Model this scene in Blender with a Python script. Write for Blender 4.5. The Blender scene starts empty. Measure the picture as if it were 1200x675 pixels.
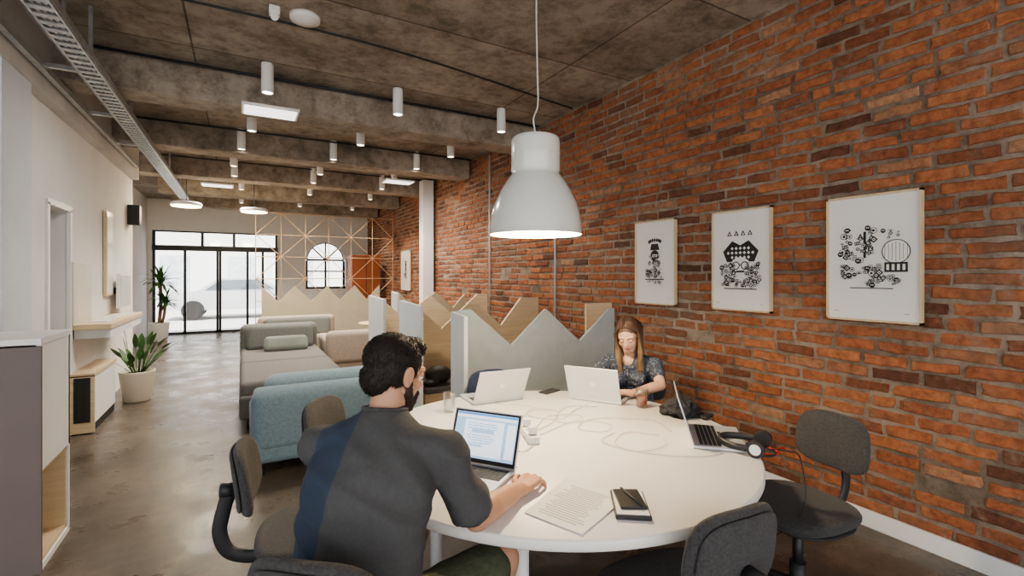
import bpy,bmesh,math,random
from mathutils import Vector,Matrix,noise as mnoise
random.seed(7)
SC=bpy.context.scene; COL=SC.collection
V=Vector
# ------------------------------------------------------------ materials
def _lk(nt,a,b): nt.links.new(a,b)
def mat(name,color,rough=.5,metal=0,var=0.0,vscale=4,bump=0,bscale=60,coat=0,emis=None,estr=0,trans=0,sheen=0,stretch=None,color2=None,sss=0):
    m=bpy.data.materials.new(name); m.use_nodes=True; nt=m.node_tree; b=nt.nodes['Principled BSDF']
    b.inputs['Base Color'].default_value=(*color,1); b.inputs['Roughness'].default_value=rough; b.inputs['Metallic'].default_value=metal
    b.inputs['Coat Weight'].default_value=coat; b.inputs['Coat Roughness'].default_value=.08
    b.inputs['Transmission Weight'].default_value=trans; b.inputs['Sheen Weight'].default_value=sheen
    if sss: b.inputs['Subsurface Weight'].default_value=sss; b.inputs['Subsurface Radius'].default_value=(.02,.008,.004); b.inputs['Subsurface Scale'].default_value=.5
    if emis: b.inputs['Emission Color'].default_value=(*emis,1); b.inputs['Emission Strength'].default_value=estr
    tc=nt.nodes.new('ShaderNodeTexCoord'); src=tc.outputs['Object']
    if stretch:
        mp=nt.nodes.new('ShaderNodeMapping'); mp.inputs['Scale'].default_value=stretch; _lk(nt,src,mp.inputs[0]); src=mp.outputs[0]
    if var or color2:
        n=nt.nodes.new('ShaderNodeTexNoise'); n.inputs['Scale'].default_value=vscale; n.inputs['Detail'].default_value=5; _lk(nt,src,n.inputs['Vector'])
        r=nt.nodes.new('ShaderNodeValToRGB'); c2=color2 if color2 else tuple(min(1,c*(1+var)) for c in color)
        c1=color if color2 else tuple(c*(1-var) for c in color)
        r.color_ramp.elements[0].position=.35; r.color_ramp.elements[1].position=.65
        r.color_ramp.elements[0].color=(*c1,1); r.color_ramp.elements[1].color=(*c2,1)
        _lk(nt,n.outputs[0],r.inputs[0]); _lk(nt,r.outputs[0],b.inputs['Base Color'])
    if bump:
        n=nt.nodes.new('ShaderNodeTexNoise'); n.inputs['Scale'].default_value=bscale; n.inputs['Detail'].default_value=4; _lk(nt,src,n.inputs['Vector'])
        bp=nt.nodes.new('ShaderNodeBump'); bp.inputs['Strength'].default_value=bump; bp.inputs['Distance'].default_value=.01
        _lk(nt,n.outputs[0],bp.inputs['Height']); _lk(nt,bp.outputs[0],b.inputs['Normal'])
    return m
def ramp(nt,stops):
    r=nt.nodes.new('ShaderNodeValToRGB'); cr=r.color_ramp
    while len(cr.elements)<len(stops): cr.elements.new(.5)
    for e,(p,c) in zip(cr.elements,stops): e.position=p; e.color=(*c,1)
    return r
def noise(nt,src,scale,detail=6,rough=.6):
    n=nt.nodes.new('ShaderNodeTexNoise'); n.inputs['Scale'].default_value=scale; n.inputs['Detail'].default_value=detail; n.inputs['Roughness'].default_value=rough
    _lk(nt,src,n.inputs['Vector']); return n.outputs[0]
def mix(nt,fac,a,b,mode='MIX'):
    m=nt.nodes.new('ShaderNodeMix'); m.data_type='RGBA'; m.blend_type=mode
    for i,v in ((0,fac),(6,a),(7,b)):
        if hasattr(v,'links'): _lk(nt,v,m.inputs[i])
        else: m.inputs[i].default_value=v if i==0 else (*v,1)
    return m.outputs[2]

def brick_mat():
    m=bpy.data.materials.new('brick'); m.use_nodes=True; nt=m.node_tree; b=nt.nodes['Principled BSDF']
    g=nt.nodes.new('ShaderNodeNewGeometry'); tc=nt.nodes.new('ShaderNodeTexCoord'); s=tc.outputs['Object']
    r=ramp(nt,[(0,(.12,.055,.036)),(.10,(.25,.092,.048)),(.35,(.385,.142,.066)),(.65,(.445,.180,.085)),(.85,(.30,.108,.055)),(1,(.44,.25,.15))])
    _lk(nt,g.outputs['Random Per Island'],r.inputs[0])
    n1=noise(nt,s,22,6,.7); r1=ramp(nt,[(.3,(.5,.47,.45)),(.6,(1.1,1.08,1.06))]); _lk(nt,n1,r1.inputs[0])
    c=mix(nt,1.0,r.outputs[0],r1.outputs[0],'MULTIPLY')
    n2=noise(nt,s,1.3,7,.7); r2=ramp(nt,[(.50,(0,0,0)),(.70,(.85,.85,.85))]); _lk(nt,n2,r2.inputs[0])
    c=mix(nt,r2.outputs[0],c,(.17,.115,.085))
    n3=noise(nt,s,8,8,.78); r3=ramp(nt,[(.54,(0,0,0)),(.70,(.6,.6,.6))]); _lk(nt,n3,r3.inputs[0])
    c=mix(nt,r3.outputs[0],c,(.34,.25,.185))
    _lk(nt,c,b.inputs['Base Color']); b.inputs['Roughness'].default_value=.88
    nb=noise(nt,s,60,6,.7); bp=nt.nodes.new('ShaderNodeBump'); bp.inputs['Strength'].default_value=.8; bp.inputs['Distance'].default_value=.01
    _lk(nt,nb,bp.inputs['Height']); _lk(nt,bp.outputs[0],b.inputs['Normal']); return m
def concrete_mat(name,c1,c2,c3,seams=None,bump=.5):
    m=bpy.data.materials.new(name); m.use_nodes=True; nt=m.node_tree; b=nt.nodes['Principled BSDF']
    tc=nt.nodes.new('ShaderNodeTexCoord'); s=tc.outputs['Object']
    n=noise(nt,s,1.3,9,.68); r=ramp(nt,[(.34,c1),(.5,c2),(.66,c3)]); _lk(nt,n,r.inputs[0])
    n2=noise(nt,s,7,8,.75); r2=ramp(nt,[(.36,(.35,.33,.3)),(.55,(1,1,1))]); _lk(nt,n2,r2.inputs[0])
    c=mix(nt,.7,r.outputs[0],r2.outputs[0],'MULTIPLY')
    if seams:
        mp=nt.nodes.new('ShaderNodeMapping'); mp.inputs['Location'].default_value=(.35,.3,0); _lk(nt,s,mp.inputs[0])
        br=nt.nodes.new('ShaderNodeTexBrick'); br.inputs['Scale'].default_value=1; br.inputs['Brick Width'].default_value=seams[0]; br.inputs['Row Height'].default_value=seams[1]
        br.inputs['Mortar Size'].default_value=.008; br.inputs['Color1'].default_value=(1,1,1,1); br.inputs['Color2'].default_value=(.72,.72,.72,1); br.inputs['Mortar'].default_value=(.35,.32,.3,1); br.offset=0
        _lk(nt,mp.outputs[0],br.inputs['Vector']); c=mix(nt,1.0,c,br.outputs['Color'],'MULTIPLY')
    _lk(nt,c,b.inputs['Base Color']); b.inputs['Roughness'].default_value=.85
    nb=noise(nt,s,25,8,.7); bp=nt.nodes.new('ShaderNodeBump'); bp.inputs['Strength'].default_value=bump; bp.inputs['Distance'].default_value=.02
    _lk(nt,nb,bp.inputs['Height']); _lk(nt,bp.outputs[0],b.inputs['Normal']); return m
def floor_mat():
    m=bpy.data.materials.new('floor_concrete'); m.use_nodes=True; nt=m.node_tree; b=nt.nodes['Principled BSDF']
    tc=nt.nodes.new('ShaderNodeTexCoord'); s=tc.outputs['Object']
    n=noise(nt,s,.9,9,.65); r=ramp(nt,[(.33,(.075,.060,.046)),(.5,(.125,.102,.080)),(.68,(.195,.163,.13))]); _lk(nt,n,r.inputs[0])
    n2=noise(nt,s,14,8,.7); r2=ramp(nt,[(.3,(.7,.7,.7)),(.65,(1.1,1.1,1.1))]); _lk(nt,n2,r2.inputs[0])
    _lk(nt,mix(nt,1.0,r.outputs[0],r2.outputs[0],'MULTIPLY'),b.inputs['Base Color'])
    n3=noise(nt,s,2.5,6,.6); r3=ramp(nt,[(.35,(.22,.22,.22)),(.65,(.44,.44,.44))]); _lk(nt,n3,r3.inputs[0]); _lk(nt,r3.outputs[0],b.inputs['Roughness'])
    bp=nt.nodes.new('ShaderNodeBump'); bp.inputs['Strength'].default_value=.08; bp.inputs['Distance'].default_value=.01
    _lk(nt,n2,bp.inputs['Height']); _lk(nt,bp.outputs[0],b.inputs['Normal']); return m
def glass_mat(name,tint=(1,1,1),gl=.1):
    m=bpy.data.materials.new(name); m.use_nodes=True; nt=m.node_tree; nt.nodes.clear()
    o=nt.nodes.new('ShaderNodeOutputMaterial'); t=nt.nodes.new('ShaderNodeBsdfTransparent'); t.inputs[0].default_value=(*tint,1)
    g=nt.nodes.new('ShaderNodeBsdfGlossy'); g.inputs['Roughness'].default_value=.03
    fr=nt.nodes.new('ShaderNodeLayerWeight'); fr.inputs[0].default_value=.2
    mm=nt.nodes.new('ShaderNodeMath'); mm.operation='MULTIPLY'; mm.inputs[1].default_value=gl*4
    ad=nt.nodes.new('ShaderNodeMath'); ad.operation='ADD'; ad.inputs[1].default_value=.04
    x=nt.nodes.new('ShaderNodeMixShader'); _lk(nt,fr.outputs['Facing'],mm.inputs[0]); _lk(nt,mm.outputs[0],ad.inputs[0]); _lk(nt,ad.outputs[0],x.inputs[0]); _lk(nt,t.outputs[0],x.inputs[1]); _lk(nt,g.outputs[0],x.inputs[2]); _lk(nt,x.outputs[0],o.inputs[0]); return m
M=dict(
 brick=brick_mat(),
 mortar=concrete_mat('mortar',(.19,.15,.115),(.33,.265,.21),(.43,.36,.295),bump=.9),
 ceil=concrete_mat('ceiling_concrete',(.20,.168,.138),(.38,.325,.275),(.50,.44,.375),seams=(2.9,1.25)),
 beam=concrete_mat('beam_concrete',(.20,.168,.138),(.36,.305,.255),(.46,.405,.345)),
 floor=floor_mat(),
 wall=mat('plaster_white',(.76,.745,.725),.85,bump=.1,bscale=90,var=.03,vscale=2),
 wallblue=mat('plaster_cool',(.64,.67,.71),.85,bump=.1,bscale=90,var=.03),
 white=mat('white_laminate',(.85,.82,.78),.38,var=.015,vscale=3),
 whitep=mat('white_paint',(.82,.82,.81),.5,var=.02),
 lampw=mat('lamp_enamel',(.70,.71,.68),.22,coat=.4,var=.01),
 lampin=mat('lamp_inside',(.9,.87,.8),.5,var=.01),
 shade_mauve=mat('panel_shadow_mauve',(.17,.138,.132),.6,var=.03),  # shadow on the counter front, put into a darker mauve base colour
 wood=mat('plywood',(.64,.50,.32),.5,color2=(.72,.59,.41),vscale=3,stretch=(1,1,14)),
 oak=mat('frame_oak',(.60,.46,.29),.45,color2=(.70,.56,.38),vscale=5,stretch=(1,8,1)),
 beige=mat('beige_felt',(.46,.41,.31),.9,var=.05,bump=.2,bscale=200),
 felt=mat('grey_felt',(.35,.385,.395),.9,var=.05,vscale=10,bump=.1,bscale=250),
 feltl=mat('light_grey_panel',(.56,.58,.59),.8,var=.03),
 printg=mat('print_grey',(.35,.35,.36),.8,var=.03),
 black=mat('black_metal',(.02,.02,.022),.4,var=.1),
 blackp=mat('black_plastic',(.03,.03,.032),.5,var=.1,bump=.05),
 blackf=mat('black_nylon',(.022,.022,.026),.8,var=.2,vscale=30,bump=.4,bscale=90),
 chair=mat('chair_fabric',(.062,.060,.060),.95,var=.25,vscale=120,bump=.4,bscale=300,sheen=.1),
 navy=mat('navy_fabric',(.03,.045,.09),.95,var=.2,vscale=100,bump=.3,bscale=300),
 steel=mat('galvanised_steel',(.56,.58,.60),.38,metal=.8,var=.12,vscale=20),
 alu=mat('laptop_aluminium',(.64,.66,.69),.35,metal=.5,var=.01),
 copper=mat('brass_rod',(.50,.34,.20),.5,metal=.1,var=.05),
 blue=mat('blue_upholstery',(.165,.235,.27),.95,var=.12,vscale=60,bump=.3,bscale=220,sheen=.1),
 bluel=mat('light_blue_upholstery',(.215,.295,.33),.95,var=.1,vscale=60,bump=.3,bscale=220,sheen=.1),
 sofag=mat('grey_green_upholstery',(.15,.155,.145),.95,var=.1,vscale=60,bump=.3,bscale=220),
 sofag2=mat('taupe_upholstery',(.15,.138,.13),.95,var=.1,vscale=60,bump=.3,bscale=220),
 sofab=mat('beige_upholstery',(.36,.30,.25),.95,var=.1,vscale=60,bump=.3,bscale=220),
 leaf=mat('leaf_green',(.035,.10,.03),.45,color2=(.08,.18,.05),vscale=12),
 soil=mat('soil',(.04,.028,.02),.95,bump=.6,bscale=80,var=.3),
 pot=mat('cream_ceramic',(.66,.60,.50),.45,var=.03),
 trunk=mat('palm_trunk',(.20,.13,.08),.9,bump=.6,bscale=40,var=.2),
 orange=mat('orange_lacquer',(.42,.13,.05),.45,var=.05),
 paper=mat('paper',(.80,.79,.77),.6,var=.01,coat=.25),
 ink=mat('ink',(.012,.012,.014),.6,var=.1,coat=.2),
 ledpanel=mat('led_panel',(.8,.8,.8),.5,emis=(1,.97,.92),estr=1.4,var=.01),
 spotem=mat('spot_lens',(.9,.9,.9),.4,emis=(1,.88,.7),estr=9,var=.01),
 diskem=mat('disk_lens',(.9,.9,.8),.4,emis=(1,.76,.42),estr=7,var=.01),
 bulb=mat('bulb',(1,1,1),.3,emis=(1,.72,.38),estr=14,var=.01),
 glass=glass_mat('window_glass'),
 cup=glass_mat('drinking_glass',(.93,.95,.95),.2),
 tea=mat('tea',(.38,.09,.015),.1,var=.1),
 skin=mat('skin_man',(.56,.31,.20),.5,var=.06,vscale=14,bump=.08,bscale=120,sss=.1),
 skinw=mat('skin_woman',(.66,.40,.28),.48,var=.05,vscale=14,bump=.05,bscale=120,sss=.1),
 hairm=mat('hair_dark',(.022,.015,.012),.68,var=.3,vscale=60,bump=.3,bscale=200),
 beard=mat('beard_dark',(.035,.02,.014),.7,var=.3,vscale=90,bump=.3,bscale=200),
 browf=mat('brow_brown',(.12,.06,.035),.7,var=.2,vscale=90),
 shorts=mat('olive_shorts',(.075,.085,.05),.95,var=.15,vscale=50,bump=.4,bscale=150),
 shoe=mat('shoe',(.05,.05,.055),.7,var=.2),
 lip=mat('lips',(.50,.18,.14),.4,var=.05),
 eyew=mat('eye_white',(.75,.73,.7),.25,var=.02), iris=mat('iris',(.04,.025,.015),.2,var=.1),
 screen=mat('screen',(.4,.5,.6),.15,emis=(.35,.55,.80),estr=.75,var=.01),
 page=mat('screen_page',(.8,.8,.8),.2,emis=(.75,.86,.95),estr=.85,var=.01),
 bar=mat('screen_bar',(.1,.3,.6),.2,emis=(.06,.25,.60),estr=.8,var=.01),
 key=mat('keys',(.02,.02,.02),.5,var=.1),
 red=mat('red_plastic',(.55,.02,.02),.4,var=.05),
 cable=mat('white_cable',(.60,.58,.55),.5,var=.02),
 asphalt=mat('pavement',(.55,.545,.54),.9,var=.1),
 facade=mat('facade',(.85,.85,.85),.9,var=.03,vscale=.6),
 dglass=mat('dark_window',(.16,.19,.22),.1,var=.1), dgl2=mat('street_window',(.60,.64,.68),.2,var=.1), carp=mat('car_paint',(.6,.61,.63),.25,coat=.5,var=.02),
)
# ------------------------------------------------------------ helpers
def empty(name,loc=(0,0,0),rz=0):
    o=bpy.data.objects.new(name,None); o.location=loc; o.rotation_euler=(0,0,rz); o.empty_display_size=.1; COL.objects.link(o); return o
def add(name,me,parent=None,world=False,m=None,smooth=False,wn=False):
    o=bpy.data.objects.new(name,me); COL.objects.link(o)
    if m: me.materials.clear(); me.materials.append(M[m] if isinstance(m,str) else m)
    if smooth:
        for p in me.polygons: p.use_smooth=True
    if wn: o.modifiers.new('wn','WEIGHTED_NORMAL')
    if parent:
        o.parent=parent
        if world:
            mw=Matrix.Translation(parent.location)@parent.rotation_euler.to_matrix().to_4x4(); o.matrix_parent_inverse=mw.inverted()
    return o
def b2m(bm,name):
    me=bpy.data.meshes.new(name); bm.to_mesh(me); bm.free(); return me
def bm_box(bm,c,s,rot=None):
    mt=Matrix.Translation(c)@(rot.to_4x4() if rot else Matrix())@Matrix.Diagonal((*s,1))
    return bmesh.ops.create_cube(bm,size=1,matrix=mt)['verts']
def box(name,c,s,m,bev=0,seg=3,rot=None,parent=None,world=False):
    bm=bmesh.new(); bm_box(bm,(0,0,0),s)
    if bev: bmesh.ops.bevel(bm,geom=bm.edges[:],offset=bev,segments=seg,profile=.5,affect='EDGES')
    mt=Matrix.Translation(c)@(rot.to_4x4() if rot else Matrix()); bmesh.ops.transform(bm,matrix=mt,verts=bm.verts)
    return add(name,b2m(bm,name),parent,world,m,smooth=bool(bev),wn=bool(bev))
def boxes(name,lst,m,parent=None,world=False):
    bm=bmesh.new()
    for l in lst: bm_box(bm,l[0],l[1],l[2] if len(l)>2 else None)
    return add(name,b2m(bm,name),parent,world,m)
def cr(pts,n=8):
    pts=[V(p) for p in pts]
    if len(pts)<3: return pts
    P=[2*pts[0]-pts[1]]+pts+[2*pts[-1]-pts[-2]]; out=[]
    for i in range(1,len(P)-2):
        for k in range(n):
            t=k/n; a,b,c,d=P[i-1],P[i],P[i+1],P[i+2]
            out.append(.5*((2*b)+(c-a)*t+(2*a-5*b+4*c-d)*t*t+(3*b-a-3*c+d)*t**3))
    out.append(pts[-1]); return out
def bm_sweep(bm,pts,r,seg=8,flat=1.0,up=None):
    n=len(pts); rings=[]; prev=None
    for i,p in enumerate(pts):
        t=(pts[min(i+1,n-1)]-pts[max(i-1,0)]).normalized()
        if prev is None:
            a=up if up else (V((0,0,1)) if abs(t.z)<.9 else V((1,0,0)))
            x=t.cross(a).normalized()
        else: x=(prev-t*prev.dot(t)).normalized()
        prev=x; y=t.cross(x); rr=r(i/(n-1)) if callable(r) else r
        rings.append([bm.verts.new(p+x*math.cos(2*math.pi*k/seg)*rr+y*math.sin(2*math.pi*k/seg)*rr*flat) for k in range(seg)])
    for a,b in zip(rings,rings[1:]):
        for k in range(seg): bm.faces.new((a[k],a[(k+1)%seg],b[(k+1)%seg],b[k]))
    bm.faces.new(rings[0][::-1]); bm.faces.new(rings[-1])
def tube(name,pts,r,m,seg=10,parent=None,world=False,n=8,flat=1.0,smoothpts=True,up=None):
    bm=bmesh.new(); bm_sweep(bm,cr(pts,n) if smoothpts else [V(p) for p in pts],r,seg,flat,up); bmesh.ops.recalc_face_normals(bm,faces=bm.faces)
    return add(name,b2m(bm,name),parent,world,m,smooth=True)
def bm_cone(bm,p1,r1,p2,r2,seg=20):
    p1,p2=V(p1),V(p2); d=p2-p1; L=d.length
    q=V((0,0,1)).rotation_difference(d.normalized()).to_matrix().to_4x4()
    bmesh.ops.create_cone(bm,cap_ends=True,segments=seg,radius1=r1,radius2=r2,depth=L,matrix=Matrix.Translation((p1+p2)/2)@q)
def cyl(name,p1,p2,r1,m,r2=None,seg=28,parent=None,world=False):
    bm=bmesh.new(); bm_cone(bm,p1,r1,p2,r1 if r2 is None else r2,seg)
    o=add(name,b2m(bm,name),parent,world,m)
    for p in o.data.polygons: p.use_smooth=len(p.vertices)==4
    return o
def lathe(name,prof,m,seg=56,parent=None,loc=(0,0,0)):
    bm=bmesh.new(); rings=[]
    for r,z in prof:
        if r<1e-5: rings.append([bm.verts.new((loc[0],loc[1],loc[2]+z))])
        else: rings.append([bm.verts.new((loc[0]+r*math.cos(2*math.pi*k/seg),loc[1]+r*math.sin(2*math.pi*k/seg),loc[2]+z)) for k in range(seg)])
    for a,b in zip(rings,rings[1:]):
        for k in range(seg):
            k2=(k+1)%seg
            if len(a)==1 and len(b)==1: continue
            if len(a)==1: bm.faces.new((a[0],b[k2],b[k]))
            elif len(b)==1: bm.faces.new((a[k],a[k2],b[0]))
            else: bm.faces.new((a[k],a[k2],b[k2],b[k]))
    bmesh.ops.recalc_face_normals(bm,faces=bm.faces)
    return add(name,b2m(bm,name),parent,False,m,smooth=True)
def extrude_poly(name,pts,axis,d0,d1,m,parent=None,world=False):
    bm=bmesh.new()
    def mk(p,d): return {'y':(p[0],d,p[1]),'x':(d,p[0],p[1]),'z':(p[0],p[1],d)}[axis]
    a=[bm.verts.new(mk(p,d0)) for p in pts]; b=[bm.verts.new(mk(p,d1)) for p in pts]; n=len(pts)
    bm.faces.new(a); bm.faces.new(b[::-1])
    for i in range(n): bm.faces.new((a[i],b[i],b[(i+1)%n],a[(i+1)%n]))
    bmesh.ops.recalc_face_normals(bm,faces=bm.faces)
    return add(name,b2m(bm,name),parent,world,m)
def bm_ell(bm,c,r,rot=None):
    mt=Matrix.Translation(c)@(rot.to_4x4() if rot else Matrix())@Matrix.Diagonal((*r,1))
    bmesh.ops.create_uvsphere(bm,u_segments=24,v_segments=16,radius=1,matrix=mt)
def bm_cap(bm,p1,r1,p2,r2):
    bm_ell(bm,p1,(r1,)*3); bm_ell(bm,p2,(r2,)*3)
    if (V(p2)-V(p1)).length>1e-4: bm_cone(bm,p1,r1,p2,r2,24)
def bm_loft(bm,secs,X,Y,seg=28):
    rings=[]
    for c,w,d in secs:
        c=V(c); rings.append([bm.verts.new(c+X*math.cos(2*math.pi*k/seg)*w+Y*math.sin(2*math.pi*k/seg)*d) for k in range(seg)])
    for a,b in zip(rings,rings[1:]):
        for k in range(seg): bm.faces.new((a[k],a[(k+1)%seg],b[(k+1)%seg],b[k]))
    bm.faces.new(rings[0][::-1]); bm.faces.new(rings[-1])
def remesh(name,bm,voxel,it,m,parent,fac=.5,xf=None,world=True):
    if xf is not None: bmesh.ops.transform(bm,matrix=xf,verts=bm.verts)
    bmesh.ops.recalc_face_normals(bm,faces=bm.faces)
    me=b2m(bm,name+'_t'); o=bpy.data.objects.new(name+'_t',me); COL.objects.link(o)
    r=o.modifiers.new('r','REMESH'); r.mode='VOXEL'; r.voxel_size=voxel; r.use_smooth_shade=True
    s=o.modifiers.new('s','SMOOTH'); s.iterations=it; s.factor=fac
    dg=bpy.context.evaluated_depsgraph_get(); dg.update()
    me2=bpy.data.meshes.new_from_object(o.evaluated_get(dg)); bpy.data.objects.remove(o,do_unlink=True)
    return add(name,me2,parent,world,m,smooth=True)
def folds(o,amp,sc=(9,9,16),seed=0):
    me=o.data; off=V((seed*3.1,seed*1.7,seed))
    new=[]
    for v in me.vertices:
        p=V((v.co.x*sc[0]+v.co.z*5,v.co.y*sc[1]-v.co.z*4,v.co.z*sc[2]))+off
        w=1-abs(mnoise.noise(p))*2.2; w2=mnoise.noise(p*2.3)*.3
        new.append(v.co+v.normal*amp*(w-.5+w2))
    for v,c in zip(me.vertices,new): v.co=c
    me.update()
def rotz(a): return Matrix.Rotation(a,3,'Z')
def rotx(a): return Matrix.Rotation(a,3,'X')
def roty(a): return Matrix.Rotation(a,3,'Y')
# ------------------------------------------------------------ room shell
XR=3.27; ZC=3.37; XL=-1.4; YE=14.5
box('floor',((XR+.15-4.2)/2,(YE-3.2)/2,-.05),(XR+.15+4.2,YE+3.2,.1),'floor')
box('ceiling',((XR+.15-4.2)/2,(YE-3.2)/2+.0,ZC+.1),(XR+.15+4.2,YE+3.2,.2),'ceil')
def brick_wall():
    vs=[];fs=[];mi=[]
    def quad(x,y0,y1,z0,z1):
        b=len(vs); vs.extend([(x,y0,z0),(x,y1,z0),(x,y1,z1),(x,y0,z1)]); fs.append((b,b+3,b+2,b+1)); mi.append(1)
    quad(XR,-3.2,YE,0,ZC)
    b=len(vs); vs.extend([(XR+.15,-3.2,0),(XR+.15,YE,0),(XR+.15,YE,ZC),(XR+.15,-3.2,ZC)]); fs.append((b,b+1,b+2,b+3)); mi.append(1)
    h=.080; z=.0; row=0; R=random.Random(3)
    while z<ZC-.03:
        y=-3.2+(.13 if row%2 else 0)+R.uniform(-.02,.02)
        hh=min(.063,ZC-z-.006)
        while y<YE-.05:
            L=R.choice([.225,.245,.25,.265,.24,.12 if R.random()<.3 else .25]); L=min(L,YE-y)
            if R.random()>.015:
                pr=R.uniform(.003,.013) if R.random()>.08 else .0005
                y0,y1=y+.007,y+L-.007; z0,z1=z+.009,z+.009+hh-R.uniform(0,.009); tl=R.uniform(-.005,.005)
                pts=[]
                for k in range(5): pts.append((y0+(y1-y0)*k/4,z0))
                pts.append((y1,(z0+z1)/2))
                for k in range(5): pts.append((y1-(y1-y0)*k/4,z1))
                pts.append((y0,(z0+z1)/2))
                cy,cz=(y0+y1)/2,(z0+z1)/2; n=len(pts); b=len(vs); pj=[]
                for (a,c) in pts: pj.append((a+R.uniform(-.006,.006),c+R.uniform(-.005,.005)+tl*(a-cy)/(.12)))
                for a,c in pj: vs.append((XR+.001,a,c))
                for a,c in pj:
                    vs.append((XR-pr*R.uniform(.6,1.),a+(cy-a)*.02,c+(cz-c)*.08))
                for a,c in pj:
                    vs.append((XR-pr-R.uniform(.0,.003),a+(cy-a)*.07,c+(cz-c)*.28))
                for s in (0,n):
                    for k in range(n):
                        k2=(k+1)%n; fs.append((b+s+k,b+s+n+k,b+s+n+k2,b+s+k2)); mi.append(0)
                fs.append(tuple(b+2*n+k for k in range(n))[::-1]); mi.append(0)
            y+=L+.008
        z+=h; row+=1
    me=bpy.data.meshes.new('wall_right'); me.from_pydata(vs,[],fs); me.materials.append(M['brick']); me.materials.append(M['mortar'])
    me.polygons.foreach_set('material_index',mi); me.update()
    o=bpy.data.objects.new('wall_right',me); COL.objects.link(o)
brick_wall()
box('baseboard_right',(XR-.022,5.65,.05),(.02,17.7,.10),'whitep',.003)
boxes('wall_left',[((XL-.1,(4.75+5.33)/2,1.45),(.2,5.33-4.75,2.9)),((XL-.1,(5.89+8.9)/2,1.45),(.2,8.9-5.89,2.9)),((XL-.1,5.61,2.49),(.2,.56,.82))],'wall')
boxes('wall_left_return',[((-1.8,8.85,1.45),(.4,.1,2.9))],'wall'); boxes('wall_left_far',[((-2.08,11.75,1.69),(.16,5.5,3.37))],'wall')
boxes('door_1',[((XL-.17,5.61,1.04),(.04,.56,2.08))],'feltl')
boxes('trim_1',[((XL+.005,5.31,1.05),(.03,.05,2.1)),((XL+.005,5.91,1.05),(.03,.05,2.1)),((XL+.005,5.61,2.11),(.03,.65,.05))],'whitep')
boxes('wall_left_pillar',[((-1.55,4.5,1.45),(.44,.5,2.9))],'wallblue')
boxes('wall_alcove',[((-2.9,4.25,1.69),(2.3,.1,3.37)),((-4.1,2.9,1.69),(.16,2.8,3.37))],'wall')
boxes('ceiling_beam_long',[((-1.56,2.85,3.13),(.5,11.9,.48))],mat('painted_concrete',(.54,.53,.515),.85,var=.1,vscale=2,bump=.3,bscale=30))
for i,y in enumerate([5.2,7.2,9.2,11.2,13.2]):
    box('ceiling_beam',(.93,y+.08,3.22),(4.62,.34,.30),'beam',.015,2)
boxes('wall_far',[((-1.95,YE+.1,1.3),(.1,.2,2.6)),((.635,YE+.1,2.985),(5.27,.2,.77)),((1.2,YE+.1,1.3),(.7,.2,2.6)),((2.96,YE+.1,1.3),(.62,.2,2.6)),((2.1,YE+.1,.55),(1.1,.2,1.1)),
   ((2.1,YE+.1,2.55),(1.1,.2,.1))],'whitep')
extrude_poly('wall_far_arch',[(1.55,2.5)]+[(2.1-.5*math.cos(math.pi*k/20),1.92+.5*math.sin(math.pi*k/20)) for k in range(21)]+[(2.65,1.92),(2.65,2.5)],'y',YE+.0,YE+.2,'whitep')
w=empty('window_1',(2.1,YE+.1,1.5))
fr=[((0,0,-.37),(1.1,.06,.06)),((0,0,0),(.05,.06,.8)),((-.5,0,.0),(.06,.06,.8)),((.5,0,0),(.06,.06,.8)),((0,0,.1),(1.0,.05,.04)),((0,0,.42),(1.0,.05,.05))]
boxes('frame',fr,'black',w)
tube('arch_frame',[(-.5*math.cos(math.pi*k/16),0,.42+.5*math.sin(math.pi*k/16)) for k in range(17)],.03,'black',parent=w,smoothpts=False)
for k in (45,90,135): tube('spoke',[(0,0,.42),(.5*math.cos(math.radians(k)),0,.42+.5*math.sin(math.radians(k)))],.02,'black',parent=w,smoothpts=False)
boxes('pane',[((0,.02,0.25),(1.0,.01,1.3))],'glass',w)
d=empty('door_2',(-.52,YE+.05,0))
fl=[]
for x in (-1.35,-.72,-.02,.04,.66,1.02,1.35): fl.append(((x,0,1.1),(.055,.07,2.2)))
for x in (-1.35,-.35,.35,1.35): fl.append(((x,0,2.4),(.06,.07,.42)))
fl+=[((0,0,2.6),(2.76,.09,.07)),((0,-.03,2.17),(2.76,.14,.13)),((0,0,.03),(2.76,.07,.06)),((0,0,2.2),(2.76,.07,.06))]
boxes('frame',fl,'black',d); boxes('pane',[((0,.01,1.3),(2.7,.01,2.6))],'glass',d)
# outside
box('pavement',(0,22.2,-.12),(50,15.2,.1),'asphalt'); box('bounce_ground',(0,-15,-.12),(50,23.4,.1),'asphalt')  # rear ground slab is unseen, added to bounce sunlight onto the ceiling
fb=empty('street_building',(0,30,0)); box('facade',(0,1,4),(40,2,8.0),'facade',parent=fb)
boxes('facade_windows',[((x,-.03,z),(1.3,.06,1.8)) for x in range(-15,16,3) for z in (1.6,4.8)],'dgl2',fb)
def car(x,y):
    c=empty('parked_car',(x,y,-.07))
    pr=[(-2.1,.35),(-2.15,.75),(-1.9,.95),(-1.2,1.02),(-.6,1.45),(.7,1.48),(1.4,1.05),(2.0,.95),(2.12,.6),(2.1,.35)]
    extrude_poly('body',pr,'y',-.85,.85,'carp',c)
    extrude_poly('side_glass',[(-1.0,1.04),(-.55,1.38),(.65,1.4),(1.15,1.06)],'y',-.87,.87,'dglass',c)
    for sx in (-1.35,1.35):
        for sy in (-.8,.8): cyl('wheel',(sx,sy-.1,.34),(sx,sy+.1,.34),.34,'blackp',parent=c)
car(-.1,20.5); car(5.2,21)
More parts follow.
